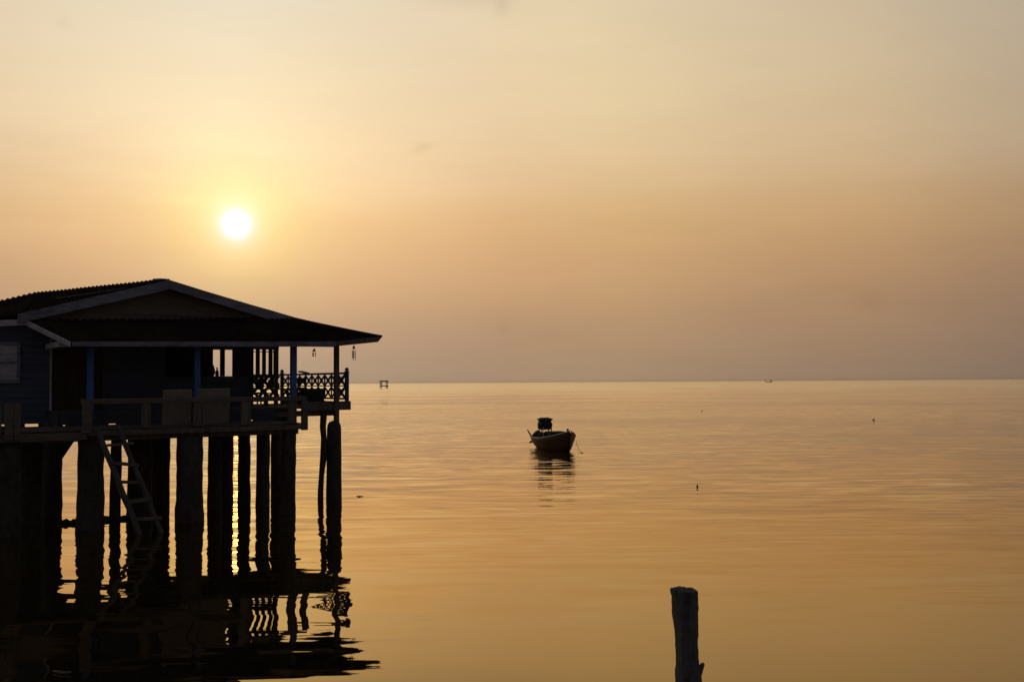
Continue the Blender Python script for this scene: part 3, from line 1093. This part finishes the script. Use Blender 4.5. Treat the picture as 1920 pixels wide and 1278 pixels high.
floater('marker_stick', 1307, 913, [(0, 0, -.15), (0.01, 0, .04), (.0, 0, .10)], [.025, .03, .02], M['weed'], 'tiny dark stick poking out of open water right of the moored boat', 'stick')
floater('float', 1638, 787, [(-.1, 0, .0), (-.05, 0, .05), (.06, 0, .06), (.11, 0, .01)], [.02, .055, .055, .02], M['weed'], 'small dark float far out under the distant boat to the right', 'float')
floater('float', 1316, 770, [(-.08, 0, .0), (-.04, 0, .03), (.05, 0, .03), (.09, 0, .0)], [.02, .045, .045, .02], M['weed'], 'tiny float on the open water nearer the middle, farther than the stick', 'float')
floater('twig', 675, 930, [(-.15, .05, 0), (-.05, 0, .01), (.06, .02, .006), (.14, -.05, .0)], [.005, .010, .009, .004], M['weed'], 'bent twig floating just right of the corner pile', 'twig')
floater('twig', 118, 1262, [(-.16, .06, .02), (-.05, 0, .02), (.05, -.03, .02), (.12, -.02, .03)], [.012, .02, .016, .01], M['old_wood'], 'small twig floating in the dark reflection at the lower left', 'twig')

# ------------------------------------------------------------------ moored boat
BC = on_water(1039, 842)
BA = rad(-90 + 15)       # bow direction
boat = tag(empty('moored_boat', BC, BA), 'small red fishing boat moored alone on calm water, bow toward the viewer', 'boat')
# stations: x, half breadth at gunwale, gunwale height, keel depth
st_ = [(-2.75, .66, .70, .10), (-2.4, .80, .68, -.05), (-1.6, .98, .66, -.15), (-.6, 1.07, .66, -.2), (.4, 1.04, .70, -.2), (1.2, .88, .79, -.18),
       (1.9, .62, .91, -.12), (2.4, .36, 1.03, .05), (2.75, .13, 1.13, .35), (2.95, .03, 1.19, .75)]
SEC = 9
hm = MB()
rows = []
for (x, hb, gz, kz) in st_:
    row = []
    for i in range(-SEC, SEC + 1):
        u = i / SEC
        a = abs(u)
        y = hb * math.copysign(a ** .62, u) if a else 0
        z = kz + (gz - kz) * a ** 1.9
        row.append((x + .10 * a, y, z))
    rows.append(row)
W2 = 2 * SEC + 1
out_v = [v for r_ in rows for v in r_]
in_v = [(v[0], v[1] * .93, v[2] + .05 * (1 - abs(i % W2 - SEC) / SEC)) for i, v in enumerate(out_v)]
nv = len(out_v)
fs = []
for j in range(len(rows) - 1):
    for i in range(W2 - 1):
        a = j * W2 + i
        fs.append((a, a + 1, a + W2 + 1, a + W2))
        fs.append((nv + a, nv + a + W2, nv + a + W2 + 1, nv + a + 1))
    for i in (0, W2 - 1):
        a = j * W2 + i
        fs.append((a, a + W2, nv + a + W2, nv + a))
for j in (0, len(rows) - 1):
    for i in range(W2 - 1):
        a = j * W2 + i
        fs.append((a, a + 1, nv + a + 1, nv + a))
hm.add(out_v + in_v, fs)
hm.add([v for v in rows[0]] + [(v[0] + .04, v[1], v[2]) for v in rows[0]], [tuple(range(W2)), tuple(range(W2, 2 * W2))[::-1]])
hull = hm.build('hull', M['hull'], boat, smooth=True)
for sgn in (0, -1):
    pts = [Vector(r_[sgn]) + Vector((0, 0, .012)) for r_ in rows]
    MB().tube(pts, .028, 6).build('gunwale', M['hull_trim'], boat)
# foredeck, thwarts
MB().prism([(1.25, -.78, .74), (1.25, .78, .74), (1.95, .55, .86), (2.5, .27, 1.0), (2.8, .05, 1.09), (2.5, -.27, 1.0), (1.95, -.55, .86)], (0, 0, .03)).build('foredeck', M['boat_dark'], boat)
MB().box(-2.5, 1.2, -.72, .72, .30, .34).build('floor', M['boat_dark'], boat)
# tarpaulin covered rack on posts
cv = MB()
prof = [(1.10, .30, .26), (1.16, .38, .32), (1.30, .40, .34), (1.42, .42, .36), (1.52, .38, .34), (1.62, .33, .30), (1.68, .42, .36), (1.71, .43, .37), (1.76, .30, .27), (1.80, .18, .16)]
n = 16
vs = []
for (z, a, b) in prof:
    for i in range(n):
        an = 2 * math.pi * i / n
        ca, sa = math.cos(an), math.sin(an)
        e_ = .55
        k_ = 1 + .20 * noise.noise(Vector((ca * 1.8, sa * 1.8, z * 5))) + .10 * noise.noise(Vector((ca * 5, sa * 5, z * 9)))
        vs.append((b * math.copysign(abs(ca) ** e_, ca) * k_, a * math.copysign(abs(sa) ** e_, sa) * k_, z + .04 * noise.noise(Vector((ca * 2, sa * 2, 7 + z)))))
fs = []
for j in range(len(prof) - 1):
    for i in range(n):
        k_ = (i + 1) % n
        fs.append((j * n + i, j * n + k_, (j + 1) * n + k_, (j + 1) * n + i))
fs += [tuple(range(n))[::-1], tuple((len(prof) - 1) * n + i for i in range(n))]
cv.add([(v[0] - 1.05, v[1] - .22, v[2]) for v in vs], fs)
cover = cv.build('covered_rack', M['boat_dark'], boat)
for (x, y, w_) in ((-.78, -.50, .05), (-.78, .08, .05), (-1.32, -.5, .05), (-1.32, .08, .05)):
    MB().box(x - w_ / 2, x + w_ / 2, y - w_ / 2, y + w_ / 2, .33, 1.24).build('rack_post', M['boat_dark'], boat)
MB().tube([(-.5, -.50, .35), (-.5, -.50, 1.25)], .02, 7).build('pole', M['hull_trim'], boat)
# engine box, blue tub, nets
MB().box(-.75, .55, -.35, .62, .34, 1.02).build('engine_box', M['boat_dark'], boat, bevel=.03)
MB().tube([(.75, .15, .34), (.75, .15, .5), (.75, .15, .84), (.75, .15, .87)], [.22, .26, .28, .22], 14).build('tub', M['boat_blue'], boat)
nt_ = MB()
pts = [(-2.2 + .25 * i, -.45 + .1 * math.sin(i * 2.1), .62 + .14 * noise.noise(Vector((i * .8, 1, 2)))) for i in range(8)]
nt_.tube(pts, [.08, .26, .34, .38, .36, .30, .26, .08], 10, jit=.4)
nt_.build('net_heap', M['boat_dark'], boat)
MB().tube([(-2.55, -.62, .62), (-2.72, -.74, .88), (-2.80, -.80, 1.02)], [.055, .04, .03], 8).build('tiller', M['boat_dark'], boat)
MB().tube([(2.55, .0, 1.0), (2.55, 0, 1.22), (2.55, 0, 1.26), (2.55, 0, 1.30)], [.05, .05, .075, .06], 8).build('bow_post', M['boat_dark'], boat)
for (x, y, z) in ((1.55, .72, .86), (.9, .92, .76), (2.1, .48, .95)):
    MB().tube([(x, y, z - .06), (x, y, z + .06), (x, y, z + .12)], [.04, .05, .07], 8).build('cleat', M['boat_dark'], boat)
MB().tube([(-2.78, -.45, .32), (-2.95, -.55, .28), (-3.1, -.6, .22)], [.05, .07, .03], 8).build('rudder_pin', M['boat_dark'], boat)

# mooring rope and its float
ra = BC + Vector((math.cos(BA), math.sin(BA), 0)) * 1.2 + Vector((math.cos(BA + math.pi/2), math.sin(BA + math.pi/2), 0)) * .80 + Vector((0, 0, .62))
rb = on_water(1091, 849)
ra2 = at(1080, 826, ra.y)
pts = []
for i in range(13):
    u = i / 12
    p = ra2.lerp(rb, u)
    p.z -= .14 * math.sin(math.pi * u)
    p.z = max(p.z, .0)
    pts.append(p - ra2)
o = MB().tube(pts, .012, 6).build('mooring_rope', M['rope'])
o.location = ra2
tag(o, 'thin mooring rope curving from the red boat down to the water', 'rope')
o = MB().tube([(-.09, 0, .0), (-.03, 0, .01), (.04, 0, .01), (.10, .02, 0)], [.008, .022, .02, .006], 8).build('float', M['weed'], smooth=True)
o.location = rb
tag(o, 'little float where the mooring rope meets the water', 'float')

# ------------------------------------------------------------------ far lift-net platform
PC = on_water(720, 727.6)
plat = tag(empty('fishing_platform', PC, .12), 'spindly bamboo fishing platform standing in the sea near the horizon', 'fishing platform')
HW = 2.75
for sx in (-1, 1):
    for sy in (-1, 1):
        for k in (0, 1.1):
            x = sx * (HW - k)
            MB().tube([(x + random.uniform(-.1, .1), sy * HW * .8, -.5), (x, sy * HW * .8, 5.35)], .26, 6).build('leg', M['net'], plat)
k = MB()
for sy in (-1, 1):
    k.bar((-HW - .4, sy * HW * .8, 5.15), (HW + .3, sy * HW * .8, 5.28), .6, .8)
for sx in (-1, 0, 1):
    k.bar((sx * HW, -HW * .8, 5.1), (sx * HW, HW * .8, 5.2), .25, .25)
k.build('top_frame', M['net'], plat)
k = MB()
for sy in (-1, 1):
    k.bar((-HW - .1, sy * HW * .8, 1.75), (HW + .35, sy * HW * .8, 1.75), .55, .7)
for i in range(9):
    x = -HW + i * HW / 4
    k.bar((x, -HW * .8, 1.7), (x, HW * .8, 1.7), .14, .14)
k.build('lower_frame', M['net'], plat)
k = MB()
for (p, q) in (((-HW, -HW * .8, 4.3), (-HW + 1.1, -HW * .8, 2.2)), ((HW, -HW * .8, 1.7), (HW - 1.4, -HW * .8, .2)), ((HW - 1.1, HW * .8, 5.0), (HW, HW * .8, 3.6))):
    MB().bar(p, q, .3).build('brace', M['net'], plat)

# ------------------------------------------------------------------ distant long boat
FB = on_water(1441, 716.6)
sc_ = FB.y / FPX
fb_ = tag(empty('distant_boat', FB), 'distant long boat with raised bow, a tiny silhouette on the horizon', 'boat')
k = MB()
prof = [(-6.6, 3.2, 2.4), (-5.4, 1.5, 1.2), (-3.0, .2, 1.15), (0, -.2, .95), (3.0, -.1, 1.1), (5.0, .1, 1.5), (6.0, .6, 2.6)]
poly_t = []
w_ = [.3, .9, 1.3, 1.4, 1.3, 1.1, .8]
vs, fs = [], []
for (x, lo, h), hwid in zip(prof, w_):
    vs += [(x * sc_, -hwid * sc_, (lo + h) * sc_), (x * sc_, 0, lo * sc_), (x * sc_, hwid * sc_, (lo + h) * sc_)]
for i in range(len(prof) - 1):
    a = i * 3
    fs += [(a, a + 1, a + 4, a + 3), (a + 1, a + 2, a + 5, a + 4), (a + 2, a, a + 3, a + 5)]
fs += [(0, 2, 1), (len(vs) - 3, len(vs) - 2, len(vs) - 1)]
k.add(vs, fs)
k.build('hull', M['net'], fb_)
MB().box(4.0 * sc_, 6.2 * sc_, -.8 * sc_, .8 * sc_, 1.6 * sc_, 3.9 * sc_).build('cabin', M['net'], fb_)
MB().tube([(1.0 * sc_, 0, 1 * sc_), (1.4 * sc_, 0, 6.5 * sc_)], .13 * sc_, 5).build('mast', M['net'], fb_)

# ------------------------------------------------------------------ foreground stake
D = 6.0
mpx = D / FPX
foot = at(1292, 1278, D)
stk = empty('wooden_stake', Vector((foot.x, D, 0)))
tag(stk, 'cracked dark wooden stake with a broken branch stub standing in the near water', 'stake')
prof = [(1104, 1283.5, 23.5), (1107, 1283.8, 24.2), (1118, 1284.5, 23.0), (1130, 1285, 23.4), (1145, 1285, 23.8), (1160, 1286, 22.2), (1180, 1287, 20.8), (1205, 1288, 20.2),
        (1230, 1288.7, 20.2), (1245, 1289.5, 21.0), (1258, 1290.5, 23.2), (1278, 1291.5, 24.0), (1330, 1293, 23.5), (1500, 1297, 24), (1900, 1303, 26), (2100, 1306, 26)]
n = 64
cs, rs_ = [], []
fine = []
for i in range(len(prof) - 1):
    (ya, xa, ra_), (yb2, xb, rb_) = prof[i], prof[i + 1]
    steps = max(1, int((yb2 - ya) / 2.5)) if ya < 1330 else 10
    for j in range(steps):
        u = j / steps
        fine.append((ya + (yb2 - ya) * u, xa + (xb - xa) * u, ra_ + (rb_ - ra_) * u))
fine.append(prof[-1])
vs = []
for (yy, xx, rr_) in fine:
    c = at(xx, yy, D)
    for i in range(n):
        an = 2 * math.pi * i / n
        ca, sa = math.cos(an), math.sin(an)
        # long grooves of split grain, plus knobbly growth
        gr = .085 * noise.noise(Vector((ca * 3.0, sa * 3.0, c.z * 1.1))) + .07 * noise.noise(Vector((ca * 1.7 + 3, sa * 1.7, c.z * 9))) + .05 * noise.noise(Vector((ca * 2.5, sa * 2.5 + 5, c.z * 30))) + .075 * noise.noise(Vector((ca * 9, sa * 9, c.z * 2.6))) - .16 * max(0, noise.noise(Vector((ca * 6 + 4, sa * 6, c.z * .9)))) \
            + .035 * noise.noise(Vector((ca * 5, sa * 5, c.z * 22))) + .03 * noise.noise(Vector((ca * 16, sa * 16, c.z * 9)))
        r_ = rr_ * mpx * (1 + gr)
        zt = c.z
        if yy < 1112:
            zt += (1112 - yy) / 8 * (.010 * noise.noise(Vector((ca * 4, sa * 4, 9))) + .009 * noise.noise(Vector((ca * 11, sa * 11, 2))) - .006 * ca)
        vs.append((c.x - foot.x + r_ * ca, r_ * sa, zt))
fs = []
nr = len(fine)
for j in range(nr - 1):
    for i in range(n):
        k_ = (i + 1) % n
        fs.append((j * n + i, j * n + k_, (j + 1) * n + k_, (j + 1) * n + i))
# broken top
ctr = at(1283.5, 1106, D)
o_ = len(vs)
inner = []
for i in range(n):
    v = Vector(vs[i])
    inner.append((ctr.x - foot.x + (v.x - (ctr.x - foot.x)) * .6, v.y * .6, v.z - .008 + .006 * noise.noise(Vector((v.x * 60, v.y * 60, 1)))))
vs += inner
vs.append((ctr.x - foot.x, 0, ctr.z - .008))
for i in range(n):
    k_ = (i + 1) % n
    fs.append((i, o_ + i, o_ + k_, k_))
    fs.append((o_ + i, len(vs) - 1, o_ + k_))
fs.append(tuple((nr - 1) * n + i for i in range(n)))
MB().add(vs, fs).build('trunk', M['stake'], stk, smooth=True)
off = Vector((foot.x, D, 0))
bp = [at(1304, 1272, D) - off, at(1309, 1260, D) - off, at(1314.5, 1250, D) - off, at(1318, 1244, D) - off, at(1320, 1242, D) - off]
MB().tube(bp, [.030, .026, .017, .0125, .005], 12, jit=.25, seed=3).build('branch_stub', M['stake'], stk, smooth=True)


# ------------------------------------------------------------------ haze over the sea
HAZE = 0.00006
hz = MB().box(-12050, 12050, -350, 13050, -1.0, 9.5)
hm_ = bpy.data.materials.new('haze')
hm_.use_nodes = True
ht = hm_.node_tree
ht.nodes.clear()
hv = N(ht, 'ShaderNodeVolumePrincipled')
hv.inputs['Color'].default_value = (.98, .93, .86, 1)
hv.inputs['Density'].default_value = HAZE
hv.inputs['Anisotropy'].default_value = .8
ho = N(ht, 'ShaderNodeOutputMaterial')
ht.links.new(hv.outputs[0], ho.inputs['Volume'])
tag(hz.build('haze', hm_), 'thin evening haze lying over the sea', kind='stuff')
